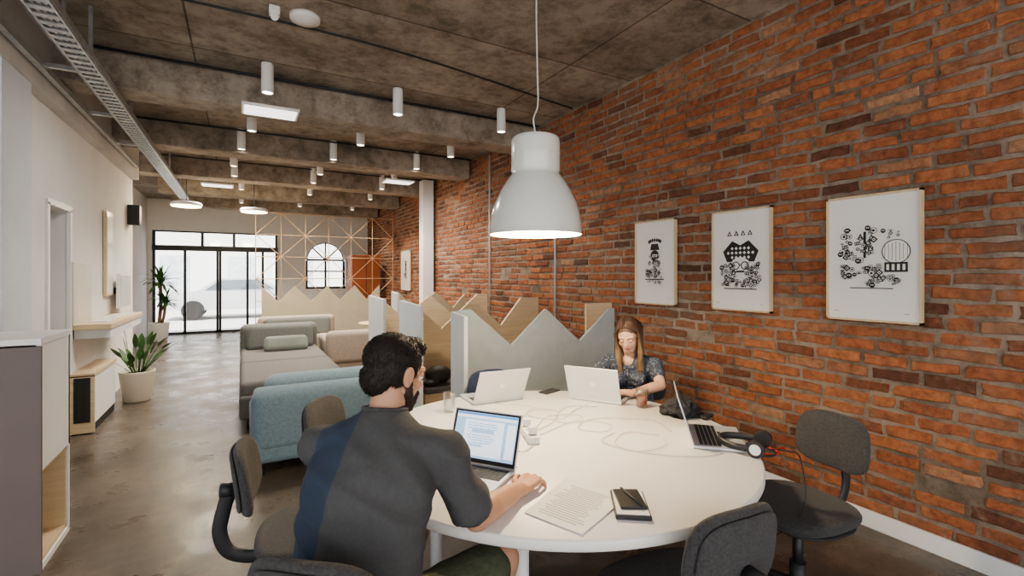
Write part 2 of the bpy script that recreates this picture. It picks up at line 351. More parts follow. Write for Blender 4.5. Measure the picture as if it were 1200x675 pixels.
# ------------------------------------------------------------ cable tray & services
t=empty('cable_tray',(-.985,4.85,3.03))
L=[((s*.075,0,0),(.01,13.3,.055)) for s in (-1,1)]+[((s*.066,0,-.025),(.022,13.3,.005)) for s in (-1,1)]
L+=[((0,-6.6+.10*k,-.025),(.14,.045,.006)) for k in range(133)]
boxes('ladder',L,'steel',t)
boxes('hangers',[((s*.07,-6.1+1.4*k,.18),(.02,.03,.32)) for k in range(9) for s in (-1,1)],'steel',t)
boxes('cables',[((-.03+.03*k,0,-.005),(.018,13.2,.018)) for k in range(3)],'feltl',t)
t2=empty('wall_bracket_rail',(-1.27,3.3,3.02)); boxes('rail',[((0,0,0),(.04,10.2,.045))]+[((.09,-4.5+1.2*k,.04),(.24,.04,.03)) for k in range(8)],'steel',t2)
for nm,y in (('ceiling_conduit',5.0),('ceiling_conduit',7.0),('ceiling_conduit',9.0)):
    tube(nm,[(-1.2,y,3.34),(3.2,y,3.34)],.011,'blackp',smoothpts=False)
tube('ceiling_conduit',[(-1.2,3.0+.9,3.35),(1.0,3.9,3.35),(3.2,4.3,3.35)],.009,'blackp')
tube('wall_conduit',[(3.235,5.06,ZC-.02),(3.235,4.68,2.9),(3.235,4.68,.9)],.012,'feltl',smoothpts=False)
tube('wall_conduit',[(3.235,6.4,3.3),(3.235,6.4,.9)],.012,'feltl',smoothpts=False)
box('wall_column',(XR-.16,8.85,1.66),(.22,.22,3.3),'whitep',.01)
lathe('smoke_detector',[(0,-.05),(.05,-.05),(.07,-.035),(.10,-.03),(.105,-.0),(0,0)],'whitep',loc=(.40,3.75,ZC))
e=empty('ceiling_sensor',(.2,3.72,ZC-.03)); box('housing',(0,0,0),(.07,.07,.06),'whitep',.01,parent=e); cyl('eye',(0,0,-.03),(0,-.02,-.05),.025,'whitep',parent=e)
def light(name,kind,loc,energy,color,parent=None,size=None,spot=None,blend=.6,rad=.05):
    l=bpy.data.lights.new(name,kind); l.energy=energy; l.color=color
    if kind=='AREA': l.shape='SQUARE'; l.size=size
    else: l.shadow_soft_size=rad
    if spot: l.spot_size=math.radians(spot); l.spot_blend=blend
    o=bpy.data.objects.new(name,l); o.location=loc; COL.objects.link(o)
    if parent: o.parent=parent
    return o
rows=[(4.75,ZC,[.2,1.37,2.55]),(6.1,ZC,[.1,1.29,2.49]),(7.05,ZC,[0.0,1.12,2.32]),(8.2,ZC,[-.1,1.1,2.3]),(9.03,ZC,[-.1,1.1,2.3]),(10.4,ZC,[0,1.2,2.4]),(12.3,ZC,[0,1.2,2.4])]
for y,z,xs in rows:
    for x in xs:
        e=empty('ceiling_spot_lamp',(x,y,z))
        lathe('housing',[(0,0),(.048,0),(.05,-.01),(.05,-.26),(.046,-.262),(.044,-.25),(0,-.25)],'whitep',24,e)
        cyl('lens',(0,0,-.252),(0,0,-.256),.038,'spotem',parent=e)
        light('beam','SPOT',(0,0,-.29),46 if y<8 else 70,(1,.90,.76),e,spot=115,rad=.04)
for (x,y,z) in [(.24,5.08,3.05),(-.36,9.7,3.05),(2.27,7.85,3.05)]:
    e=empty('led_ceiling_panel',(x,y,z)); box('tray',(0,0,0),(.48,.32,.025),'whitep',.005,parent=e); box('diffuser',(0,0,-.0145),(.44,.28,.004),'ledpanel',parent=e)
    if y>6: boxes('suspension',[((sx*.2,0,.165),(.006,.006,.31)) for sx in (-1,1)],'steel',e)
    light('glow','AREA',(0,0,-.03),24,(1,.96,.9),e,size=.3)
for (x,y) in [(-.8,9.6),(.2,9.9)]:
    e=empty('round_pendant_light',(x,y,2.68)); lathe('dish',[(0,.03),(.2,.03),(.23,0),(.22,-.03),(0,-.03)],'whitep',40,e); lathe('lens',[(0,-.035),(.215,-.034),(.21,-.045),(0,-.06)],'diskem',40,e)
    cyl('rod',(0,0,.03),(0,0,.69),.006,'blackp',parent=e); light('glow','POINT',(0,0,-.15),30,(1,.8,.5),e,rad=.15)
# pendant
pl=empty('pendant_lamp',(1.285,2.03,0))
out=[(.0,2.19),(.105,2.19),(.118,2.182),(.122,2.165),(.122,2.02),(.118,2.005),(.126,1.995),(.148,1.965),(.178,1.915),(.203,1.86),(.220,1.80),(.228,1.745),(.231,1.705),(.233,1.70)]
lathe('shade',out,'lampw',72,pl); lathe('shade_inner',[(.228,1.70),(.222,1.745),(.213,1.80),(.194,1.86),(.166,1.915),(.138,1.965),(.116,2.0),(.114,2.16),(0,2.17)],'lampin',72,pl)
lathe('collar',[(.1225,2.10),(.1245,2.103),(.1225,2.106)],'lampw',60,pl)
lathe('bulb',[(0,1.80),(.03,1.805),(.047,1.83),(.05,1.855),(.04,1.885),(.022,1.91),(.018,1.95),(0,1.95)],'bulb',28,pl)
cyl('socket',(0,0,1.93),(0,0,2.17),.025,'whitep',parent=pl)
cyl('cap',(0,0,2.19),(0,0,2.215),.02,'whitep',parent=pl)
tube('cord',[(0,0,2.21),(-.012,0,2.28),(.02,.01,2.36),(.012,0,2.5),(.005,0,2.8),(.008,0,3.1),(.004,0,3.36)],.0042,'cable',parent=pl)
light('glow','POINT',(0,0,1.775),62,(1,.80,.54),pl,rad=.05)
# ------------------------------------------------------------ table
TZ=.74
tb=empty('round_table',(1.276,1.87,0))
lathe('top',[(0,TZ),(.882,TZ),(.888,TZ-.004),(.89,TZ-.010),(.89,TZ-.032),(.885,TZ-.037),(0,TZ-.037)],'white',128,tb)
for x,y in ((-.42,-.42),(.42,-.46),(.42,.42),(-.42,.42)): cyl('leg',(x,y,0),(x,y,TZ-.037),.029,'whitep',parent=tb)
boxes('under_frame',[((0,-.44,TZ-.065),(.84,.04,.05)),((0,.42,TZ-.065),(.84,.04,.05)),((-.42,0,TZ-.065),(.04,.84,.05)),((.42,0,TZ-.065),(.04,.84,.05))],'whitep',tb)
# ------------------------------------------------------------ chairs
def pad_bm(w,h,t,n=3.2,seg=48,taper=0):
    bm=bmesh.new(); prof=[(.0,-.5),(.5,-.5),(.88,-.5),(.96,-.38),(1,-.1),(1,.1),(.965,.34),(.89,.5),(.5,.56),(0,.58)]; rings=[]
    for s,z in prof:
        if s==0: rings.append([bm.verts.new((0,0,z*t))]); continue
        rg=[]
        for k in range(seg):
            a=2*math.pi*k/seg; c,sn=math.cos(a),math.sin(a)
            x=math.copysign(abs(c)**(2/n),c)*w/2*s; y=math.copysign(abs(sn)**(2/n),sn)*h/2*s
            x*=1+taper*y/h
            rg.append(bm.verts.new((x,y,z*t)))
        rings.append(rg)
    for a,b in zip(rings,rings[1:]):
        for k in range(seg):
            k2=(k+1)%seg
            if len(a)==1: bm.faces.new((a[0],b[k2],b[k]))
            elif len(b)==1: bm.faces.new((a[k],a[k2],b[0]))
            else: bm.faces.new((a[k],a[k2],b[k2],b[k]))
    bmesh.ops.recalc_face_normals(bm,faces=bm.faces); return bm
def chair(x,y,face,fab='chair',name='swivel_chair',bz=.715):
    rz=math.atan2(face[1],face[0])-math.pi/2
    c=empty(name,(x,y,0),rz)
    bm=pad_bm(.45,.43,.055,2.9,taper=.12)
    for v in bm.verts: v.co.z+=.445-.10*max(0,abs(v.co.y)-.12)*1.0*(1 if v.co.y>0 else -.6)+.25*max(0,abs(v.co.x)-.1)**2*4
    add('seat',b2m(bm,'seat'),c,False,fab,smooth=True)
    bm=pad_bm(.40,.40,.02,2.8)
    for v in bm.verts: v.co.z+=.408
    add('seat_shell',b2m(bm,'seat_shell'),c,False,'blackp',smooth=True)
    for nm,w,h,t,off,mm in (('backrest',.345,.255,.038,.0,fab),('back_shell',.315,.225,.014,-.026,fab)):
        bm=pad_bm(w,h,t,3.3,taper=-.10)
        for v in bm.verts:
            X,Y,Z=v.co; v.co=V((X,-.255+Z+off+1.1*X*X-.12*Y,bz+Y))
        add(nm,b2m(bm,nm),c,False,mm,smooth=True)
    tube('back_arm',[(0,-.05,.39),(0,-.20,.385),(0,-.30,.42),(0,-.335,.50),(0,-.325,.58),(0,-.305,bz-.06)],.012,'blackp',parent=c,flat=2.2,seg=12,up=V((0,0,1)) )
    cyl('knob',(0,-.285,bz-.05),(0,-.335,bz-.05),.026,'blackp',parent=c)
    box('mechanism',(0,0,.385),(.14,.2,.05),'blackp',.01,parent=c)
    cyl('column',(0,0,.10),(0,0,.38),.022,'black',parent=c); cyl('column_sleeve',(0,0,.07),(0,0,.2),.034,'blackp',parent=c)
    for k in range(5):
        a=2*math.pi*k/5+.3; dx,dy=math.cos(a),math.sin(a)
        tube('base_arm',[(0,0,.10),(.14*dx,.14*dy,.09),(.27*dx,.27*dy,.07)],lambda t:.022-.008*t,'blackp',parent=c,n=4)
        cyl('castor',(.27*dx-.016*dy,.27*dy+.016*dx,.030),(.27*dx+.016*dy,.27*dy-.016*dx,.030),.030,'blackp',parent=c,seg=20)
        cyl('castor_stem',(.27*dx,.27*dy,.035),(.27*dx,.27*dy,.075),.008,'black',parent=c,seg=12)
    return c
chair(2.20,1.25,(-1,.12)); chair(1.25,1.12,(.08,1)); chair(.26,2.12,(.96,-.12)); chair(.56,2.55,(.75,-.66))
chair(1.47,2.70,(-.1,-1),'navy')
# ------------------------------------------------------------ zigzag booth dividers
def booth(y,top,wingy,name='zigzag_divider',front='felt',side='feltl'):
    x0=top[0][0]; b=empty(name,(x0,y,0))
    pts=[(top[0][0],0.0)]+top+[(top[-1][0],0.0)]
    extrude_poly('screen',pts,'y',y,y+.03,front,b,True)
    extrude_poly('screen_back',[(p[0]+.01,p[1]-.012) if p[1]>0 else p for p in pts],'y',y+.03,y+.045,'wood',b,True)
    extrude_poly('wing',[(wingy,0),(wingy,top[0][1]-.02),(y,top[0][1]),(y,0)],'x',x0-.03,x0,side,b,True)
    return b
booth(3.30,[(1.378,1.227),(1.51,1.24),(1.866,.938),(2.19,1.218),(2.543,.926),(2.88,1.20),(2.93,1.20)],3.06)
booth(4.6,[(1.37,1.25),(1.45,1.25),(1.78,.95),(2.12,1.24),(2.47,.95),(2.72,1.24),(2.95,1.24)],3.98,front='wood')
booth(5.9,[(1.37,1.25),(1.45,1.25),(1.78,.95),(2.12,1.24),(2.47,.95),(2.8,1.24),(2.95,1.24)],5.2,front='wood')
booth(7.0,[(1.95,1.25),(2.03,1.25),(2.3,.95),(2.6,1.24),(2.9,.98),(3.1,1.2)],6.7,front='beige',side='feltl')
for y in (4.35,5.65):
    b=empty('booth_bench',(2.15,y,0)); box('seat',(0,0,.44),(1.4,.42,.06),'sofag2',.02,parent=b); box('plinth',(0,0,.205),(1.4,.38,.41),'wood',parent=b)
b=empty('wall_shelf_divider',(3.08,3.7,0)); boxes('screen',[((0,0,.61),(.32,.03,1.22))],'wood',b)
e=empty('cycle_helmet',(1.62,4.27,.47)); bm=bmesh.new(); bm_ell(bm,(0,0,.09),(.13,.1,.085)); bm_ell(bm,(-.09,-.05,.03),(.08,.06,.03)); remesh('shell',bm,.01,3,'blackp',e,world=False)
far=[(.34,1.27),(.64,.97),(.93,1.27),(1.25,.97),(1.55,1.27),(1.8,.97),(2.1,1.27),(2.35,.97),(2.62,1.27)]
e=empty('zigzag_screen',(1.5,10.5,0)); extrude_poly('panel',[(.34,0)]+far+[(2.62,0)],'y',10.5,10.54,'beige',e,True)
lt=empty('lattice_divider',(1.6,11.0,0)); bm=bmesh.new(); x0,x1,z0,z1=.25,3.05,.05,2.78
xs=[x0+i*(x1-x0)/6 for i in range(7)]; zs=[z0+i*(z1-z0)/6 for i in range(7)]
def rod(a,b,r=.0075): bm_cone(bm,(a[0],11,a[1]),r,(b[0],11,b[1]),r,8)
for x in xs: rod((x,z0),(x,z1))
for z in zs: rod((x0,z),(x1,z))
for i in range(6):
    for j in range(1,6):
        if (i+j)%2: rod((xs[i],zs[j]),(xs[i+1],zs[j+1]))
        else: rod((xs[i+1],zs[j]),(xs[i],zs[j+1]))
add('rods',b2m(bm,'rods'),lt,True,'copper')
e=empty('orange_cabinet',(2.75,12.6,0)); box('carcass',(0,0,1.0),(.7,.5,2.0),'orange',.01,parent=e); boxes('door_gap',[((0,-.252,1.0),(.01,.006,1.9)),((0,-.252,1.0),(.66,.006,.01))],'black',e)
# ------------------------------------------------------------ posters
def poster(yc,zc,w,h,seed,name='framed_poster'):
    e=empty(name,(XR-.03,yc,zc))
    boxes('frame',[((0,w/2-.006,0),(.03,.012,h)),((0,-w/2+.006,0),(.03,.012,h)),((0,0,h/2-.006),(.03,w,.012)),((0,0,-h/2+.006),(.03,w,.012))],'oak',e)
    boxes('paper',[((.003,0,0),(.012,w-.02,h-.02))],'paper',e)
    R=random.Random(seed); B=bmesh.new(); W=bmesh.new(); lay=[0]
    def poly(pts,c):
        lay[0]+=1; bm=B if c else W; xx=-.0045-.00002*lay[0]
        vs=[bm.verts.new((xx,-u*1.12,v*1.12)) for u,v in pts]
        bm.faces.new(vs)
    def disc(u,v,r,c,n=16,ry=None): poly([(u+r*math.cos(2*math.pi*k/n),v+(ry or r)*math.sin(2*math.pi*k/n)) for k in range(n)],c)
    def rect(u,v,a,b,c,an=0): 
        ca,sa=math.cos(an),math.sin(an); poly([(u+ca*p*a/2-sa*q*b/2,v+sa*p*a/2+ca*q*b/2) for p,q in((-1,-1),(1,-1),(1,1),(-1,1))],c)
    def ring(u,v,r,t=.003): disc(u,v,r,1); disc(u,v,r-t,0)
    def doodle(u,v,s):
        k=R.randrange(7)
        if k==0: disc(u,v,s,1); disc(u-s*.3,v+s*.1,s*.25,0,8); disc(u+s*.3,v+s*.1,s*.25,0,8)
        elif k==1:
            rect(u,v,s*2,s*1.3,1,R.uniform(-.4,.4))
            for i in range(3): rect(u+s*(i-1)*.6,v,s*.22,s*.8,0)
        elif k==2: poly([(u-s,v-s),(u+s,v-s),(u,v+s*1.1)],1); poly([(u-s*.5,v-s*.7),(u+s*.5,v-s*.7),(u,v+s*.3)],0)
        elif k==3: ring(u,v,s,.003); disc(u,v,s*.4,1)
        elif k==4:
            for i in range(4): rect(u,v+(i-1.5)*s*.5,s*1.8-i*.1*s,s*.22,1)
        elif k==5:
            for i in range(5): an=i*.55+.3; rect(u+s*.7*math.cos(an),v+s*.7*math.sin(an),s*1.3,s*.18,1,an)
        else: rect(u,v,s*1.7,s*1.7,1,.78); rect(u,v,s*.9,s*.9,0,.78); disc(u,v,s*.25,1,8)
    def cluster(u,v,a,b,n,s=.014):
        for i in range(n): doodle(u+R.uniform(-a,a),v+R.uniform(-b,b),s*R.uniform(.6,1.25))
    if seed==1:
        for i in range(7): an=math.pi*(.2+.1*i); disc(.075*math.cos(an),.15+.03*math.sin(an),.011,1,6,.016)
        poly([(-.05,.10),(.05,.10),(.035,.15),(-.035,.15)],1); disc(0,.055,.045,1); rect(0,.055,.05,.02,0); disc(-.012,.055,.006,1); disc(.012,.055,.006,1)
        cluster(0,.02,.05,.04,14,.012); cluster(0,-.02,.06,.03,16,.014); cluster(0,-.085,.09,.03,34); rect(0,-.135,.2,.008,1); cluster(0,-.16,.07,.015,10,.01)
    elif seed==2:
        for u in (-.08,-.03,.02,.07): poly([(u-.018,.165),(u+.018,.165),(u,.20)],1); poly([(u-.008,.17),(u+.008,.17),(u,.186)],0)
        poly([(-.13,.06),(-.06,.13),(0,.10),(.06,.13),(.13,.06),(.10,-.01),(-.10,-.01)],1)
        for i in range(7):
            for j in range(3):
                uu=-.09+.03*i
                if abs(uu)<.1-.02*abs(j-1): rect(uu,.02+.03*j,.016,.016,0,.78)
        disc(0,-.04,.075,0,24,.06); ring(-.032,-.035,.028,.007); ring(.032,-.035,.028,.007); rect(0,-.03,.02,.006,1); rect(0,-.075,.06,.012,1)
        cluster(-.09,-.08,.05,.05,26); cluster(.09,-.08,.05,.06,28); cluster(0,-.15,.13,.025,34); rect(0,-.19,.24,.006,1)
    else:
        cluster(-.12,.11,.025,.05,14,.014); cluster(-.10,.03,.05,.05,18,.014)
        rect(-.03,.07,.012,.14,1); cluster(-.02,.09,.035,.07,22,.013)
        disc(.11,.03,.062,1,28); disc(.11,.03,.058,0,28)
        for i in range(-3,4): rect(.11+i*.016,.03,.002,.1-abs(i)*.012,1)
        rect(.11,-.05,.10,.05,1)
        for i in range(4): rect(.075+.023*i,-.05,.012,.03,0)
        cluster(-.05,-.07,.1,.03,28,.013); cluster(.05,-.12,.07,.025,18,.012); rect(0,-.16,.2,.004,1)
        cluster(.09,.12,.04,.02,6,.01)
    rect(-w*.34,-h*.38,.02,.002,1); rect(w*.32,-h*.38,.02,.002,1)
    add('artwork_black',b2m(B,'artwork_black'),e,False,'ink')
    if len(W.verts): add('artwork_white',b2m(W,'artwork_white'),e,False,'paper')
poster(3.11,1.61,.48,.755,1); poster(2.262,1.608,.485,.757,2); poster(1.41,1.60,.49,.752,3)
poster(10.6,1.6,.7,.9,1)
# ------------------------------------------------------------ laptops
def laptop(x,y,face,ang=108,name='laptop',w=.325,dp=.225,content=False):
    rz=math.atan2(face[1],face[0])+math.pi/2
    e=empty(name,(x,y,TZ),rz)
    box('base',(0,0,.009),(w,dp,.014),'alu',.004,parent=e)
    ks=[]
    for r in range(5):
        for c in range(13): ks.append(((-w*.42+c*w*.84/12,.075-r*.0185,.0172),(w*.055,.0145,.0012)))
    ks.append(((0,-.0175,.0172),(w*.36,.0145,.0012)))
    boxes('key_well',[((0,.036,.0162),(w*.9,.098,.0006))],'blackp' if content else 'feltl',e)
    boxes('keys',ks,'key',e); box('trackpad',(0,-.068,.0162),(w*.32,.065,.0006),'feltl',parent=e)
    a=math.radians(ang-90); hy=dp/2-.004; R3=rotx(-a); sh=dp*.98
    def sp(u,off,v): return V((0,hy,.014))+R3@V((u,off,v))
    box('lid',sp(0,0,sh/2),(w,.006,sh),'alu',.0028,parent=e,rot=R3)
    box('bezel',sp(0,-.0034,sh/2),(w*.97,.0008,sh*.95),'blackp',parent=e,rot=R3)
    box('display',sp(0,-.0042,sh/2+.004),(w*.91,.0006,sh*.84),'screen' if content else 'dglass',parent=e,rot=R3)
    bm=bmesh.new(); bmesh.ops.create_circle(bm,cap_ends=True,segments=24,radius=.017,matrix=Matrix.Translation(sp(0,.0033,sh/2))@(R3@rotx(math.pi/2)).to_4x4()); add('lid_emblem',b2m(bm,'lid_emblem'),e,False,'whitep')
    if content:
        def scr(nm,L,m,k): boxes(nm,[(sp(u*w,-.0046-.0002*k,sh*v),(a_*w,.0004,b_*sh),R3) for u,v,a_,b_ in L],m,e)
        scr('window_bar',[(0,.91,.90,.035)],'bar',1); scr('toolbar',[(0,.86,.90,.05)],'page',1)
        scr('document',[(-.02,.47,.58,.66)],'page',1)
        R=random.Random(5); scr('text_lines',[(-.06+R.uniform(-.02,.02),.74-.045*i,R.uniform(.30,.46),.012) for i in range(9) if i not in(3,4)],'bar',2)
        scr('text_selection',[(-.03,.60,.34,.075),(-.12,.33,.2,.05)],'screen',2); scr('sidebar',[(.38,.47,.12,.62)],'page',1)
    return e
laptop(.735,1.635,(-.8,-.6),112,content=True,w=.30,dp=.21)
laptop(1.34,2.63,(.05,1),118); laptop(1.93,2.30,(.85,.53),112)
laptop(1.91,1.46,(.70,-.71),108)
def glass(x,y,r,h,name,tea=False):
    e=empty(name,(x,y,TZ)); lathe('glass',[(0,.001),(r*.8,.001),(r*.85,.006),(r,h),(r*.94,h),(r*.78,.008),(0,.008)],'cup',32,e)
    if tea: lathe('tea',[(0,.009),(r*.76,.009),(r*.86,h*.6),(0,h*.6)],'tea',32,e)
glass(2.00,2.02,.036,.11,'tea_glass',True); glass(1.00,2.47,.034,.11,'water_glass')
e=empty('smartphone',(1.74,2.58,TZ),.3); box('body',(0,0,.004),(.14,.07,.008),'blackp',.003,parent=e)
e=empty('power_socket_strip',(1.18,1.93,TZ),1.25); box('body',(0,0,.018),(.26,.055,.034),'whitep',.006,parent=e)
for k in range(4): cyl('socket',(-.09+.06*k,0,.036),(-.09+.06*k,0,.037),.018,'feltl',parent=e)
for k in (0,2): box('plug',(-.09+.06*k,0,.055),(.035,.035,.035),'whitep',.006,parent=e)
e=empty('printed_papers',(.965,1.275,TZ),math.atan2(.112,.24))
for k,(r,dx) in enumerate(((.0,0),(.06,.008),(-.05,-.01))): box('sheet',(dx,dx,.002+.0015*k),(.297,.21,.001),'paper',rot=rotz(r),parent=e)
R=random.Random(9); boxes('print',[((-.125+.014*i,R.uniform(-.01,.01),.0059),(.004,R.uniform(.12,.17),.0002),rotz(-.05)) for i in range(17)],'printg',e)
e=empty('notebook',(1.105,1.17,TZ),.95); box('cover',(0,0,.009),(.18,.11,.014),'blackp',.003,parent=e); box('pages',(0,.0,.0175),(.165,.10,.003),'paper',parent=e); box('phone_on_top',(.01,0,.023),(.13,.085,.008),'black',.003,parent=e,rot=rotz(.1)); cyl('pen',(-.05,-.03,.031),(.07,.02,.031),.004,'blackp',parent=e)
bm=bmesh.new(); bm_ell(bm,(0,0,.045),(.095,.08,.045)); bm_cap(bm,(-.07,.05,.03),.028,(.05,.06,.05),.03); bm_cap(bm,(-.05,-.05,.025),.024,(.06,-.06,.022),.02); bm_cap(bm,(-.02,.0,.07),.03,(.03,.05,.10),.018); bm_box(bm,(.07,-.09,.012),(.09,.07,.014),rotz(.3))
e=empty('black_bag',(2.07,1.80,TZ)); bo=remesh('fabric',bm,.005,1,'blackf',e,world=False); folds(bo,.012,(22,22,26),5)
for v in bo.data.vertices: v.co.z=max(v.co.z,.001)
e=empty('headphones',(1.93,1.27,TZ),.4)
tube('headband',[(-.075,0,.03),(-.08,.07,.03),(-.05,.13,.032),(0,.15,.034),(.05,.13,.032),(.08,.07,.03),(.075,0,.03)],.009,'blackp',parent=e,flat=1.6)
for s in (-1,1):
    cyl('ear_cup',(s*.06,-.01,.034),(s*.095,-.01,.036),.034,'blackp',parent=e); cyl('ear_trim',(s*.095,-.01,.036),(s*.099,-.01,.036),.022,'red' if s>0 else 'whitep',parent=e)
tube('red_cord',[(.07,-.03,.006),(.02,-.08,.006),(-.03,-.05,.006),(0,-.01,.006),(.05,-.05,.006),(.1,-.09,.006)],.0035,'red',parent=e)
tube('black_cord',[(-.07,-.03,.006),(.0,-.07,.008),(.07,.04,.006),(-.03,.06,.006),(-.05,-.06,.006),(.09,-.075,.006)],.003,'blackp',parent=e)
cb=empty('charging_cables',(1.3,1.9,TZ+.003)); bm=bmesh.new()
def cab(pts,r=.0024): bm_sweep(bm,cr([(x,y,TZ+.0045+.002*(i%2)) for i,(x,y) in enumerate(pts)],10),r,6)
cab([(1.2,2.03),(1.32,2.2),(1.45,2.3),(1.38,2.42),(1.30,2.50)]); cab([(1.22,1.95),(1.38,2.02),(1.52,2.18),(1.42,2.28),(1.34,2.18),(1.45,2.05),(1.62,2.15),(1.75,2.2)])
cab([(1.23,1.9),(1.5,1.98),(1.62,1.86),(1.52,1.78),(1.44,1.88),(1.60,1.97),(1.85,1.82),(1.80,1.62)])
cab([(1.25,1.98),(1.42,2.12),(1.58,2.06),(1.50,1.95),(1.42,2.05),(1.62,2.22),(1.78,2.14)]); cab([(1.72,1.62),(1.60,1.72),(1.45,1.62),(1.50,1.46),(1.66,1.34),(1.78,1.33)]); cab([(1.55,1.75),(1.42,1.68),(1.47,1.52),(1.62,1.5),(1.70,1.58)])
cab([(1.13,1.80),(1.05,1.75),(.98,1.8),(.93,1.72),(.94,1.62)]); cab([(1.14,2.07),(1.02,2.1),(.95,2.25),(1.05,2.4),(1.2,2.35),(1.25,2.2)])
bmesh.ops.recalc_face_normals(bm,faces=bm.faces); add('cords',b2m(bm,'cords'),cb,True,'cable',smooth=True)
tube('hanging_cable',[(1.95,1.27,TZ+.006),(2.03,1.2,TZ+.006),(2.10,1.18,.70),(2.06,1.15,.5),(2.0,1.3,.3),(1.9,1.5,.04)],.003,'blackp')
# ------------------------------------------------------------ lounge
def cush(name,c,s,m,bev=.05,parent=None,rot=None): return box(name,c,s,m,bev,5,rot,parent)
s=empty('blue_sofa',(.56,4.42,0))
cush('base',(0,.05,.24),(1.0,1.05,.28),'blue',.05,s); cush('back',(0,-.40,.42),(1.0,.22,.48),'blue',.09,s,rotx(.12)); cush('back_roll',(.04,-.24,.61),(.90,.20,.22),'bluel',.09,s); cush('seat',(0,.15,.42),(.94,.75,.12),'blue',.05,s)
for x in (-.42,.42):
    for y in (-.38,.46): cyl('leg',(x,y,0),(x,y,.15),.012,'black',parent=s)
s=empty('grey_corner_sofa',(.48,6.4,0))
cush('base',(0,0,.24),(1.0,2.5,.22),'sofag2',.03,s); cush('seat_front',(0,-.62,.40),(.98,1.2,.16),'sofag2',.05,s); cush('seat_back',(0,.6,.40),(.98,1.2,.16),'sofag2',.05,s)
cush('backrest',(0,1.28,.55),(1.0,.24,.5),'sofag',.08,s); cush('back_cushion',(0,1.08,.62),(.85,.2,.36),'sofag',.08,s,rotx(-.2)); cush('throw_pillow',(.05,.78,.56),(.55,.16,.22),mat('pillow_sage',(.20,.22,.195),.95,var=.08,bump=.2,bscale=200),.07,s,rotx(-.45))
for x in (-.42,.42):
    for y in (-1.1,1.3): cyl('leg',(x,y,0),(x,y,.14),.015,'black',parent=s)
s=empty('beige_armchair',(1.44,7.62,0)); cush('base',(0,0,.27),(.78,.85,.30),'sofab',.05,s); cush('back',(0,-.36,.45),(.78,.2,.48),'sofab',.08,s); cush('arm_left',(-.33,.02,.42),(.16,.8,.34),'sofab',.06,s); cush('arm_right',(.33,.02,.42),(.16,.8,.34),'sofab',.06,s)
for x in (-.33,.33):
    for y in (-.35,.36): cyl('leg',(x,y,0),(x,y,.14),.015,'black',parent=s)
s=empty('beige_sofa',(.9,9.3,0)); cush('base',(0,0,.27),(1.3,.85,.30),'sofab',.05,s); cush('back',(0,.36,.5),(1.3,.2,.5),'sofab',.08,s); cush('cushion',(0,.2,.55),(1.1,.18,.35),'sofag',.07,s,rotx(-.2))
for x in (-.55,.55):
    for y in (-.35,.36): cyl('leg',(x,y,0),(x,y,.14),.015,'black',parent=s)
s=empty('side_table',(2.2,8.9,0)); cyl('top',(0,0,.60),(0,0,.625),.35,'wood',parent=s); cyl('post',(0,0,.02),(0,0,.6),.02,'black',parent=s); cyl('foot',(0,0,0),(0,0,.02),.2,'black',parent=s)
# left furniture
s=empty('reception_counter',(-1.16,3.5,0))
boxes('front_panel',[((0,-.242,.57),(.57,.022,1.14))],'shade_mauve',s)
boxes('carcass',[((0,-.011,1.165),(.57,.482,.03)),((.27,0,.83),(.02,.46,.64)),((-.27,0,.585),(.02,.46,1.13)),((0,.22,.585),(.56,.02,1.13)),((0,0,.015),(.56,.46,.03))],'whitep',s)
boxes('niche',[((0,0,.50),(.54,.43,.02)),((-.2,0,.27),(.02,.42,.46)),((0,0,.04),(.54,.42,.02)),((0,.2,.27),(.54,.015,.46))],'wood',s)
s=empty('radiator_cabinet',(-1.30,6.35,0)); box('body',(0,0,.31),(.16,.9,.46),'whitep',.01,parent=s); box('top_board',(0,0,.555),(.18,.94,.03),'wood',parent=s); box('plinth',(0,0,.04),(.14,.88,.08),'blackp',parent=s); boxes('side_board',[((0,-.46,.28),(.18,.02,.54))],'wood',s)
boxes('grille',[((-.05+.018*k,-.473,.32),(.008,.008,.4)) for k in range(6)]+[((0,-.472,.32),(.12,.004,.42))],'blackp',s)
s=empty('wall_shelf',(-1.25,6.8,0)); box('board',(0,0,1.0),(.3,1.7,.05),'wood',.004,parent=s); box('lower_box',(0,0,.93),(.27,1.6,.09),'whitep',.004,parent=s)
boxes('brochures',[((.0,-.5+.25*k,1.03),(.15,.2,.012)) for k in range(5)],'paper',s)
s=empty('wall_display_board',(XL+.02,6.22,0)); box('board',(0,0,1.32),(.03,.62,.60),'pot',.004,parent=s)
s=empty('wall_picture',(XL+.02,7.3,0)); box('frame',(0,0,1.75),(.03,.3,1.0),'oak',.003,parent=s); box('canvas',(.01,0,1.75),(.025,.27,.96),'paper',parent=s)
s=empty('wall_monitor',(XL+.03,7.75,0)); box('casing',(.06,0,1.30),(.04,.62,.42),'whitep',.004,parent=s); box('display',(.082,0,1.30),(.004,.58,.38),'feltl',parent=s); box('arm',(.01,0,1.3),(.08,.08,.08),'black',parent=s)
s=empty('wall_speaker',(XL+.07,8.6,0)); box('case',(0,0,2.35),(.14,.16,.28),'blackp',.01,parent=s)
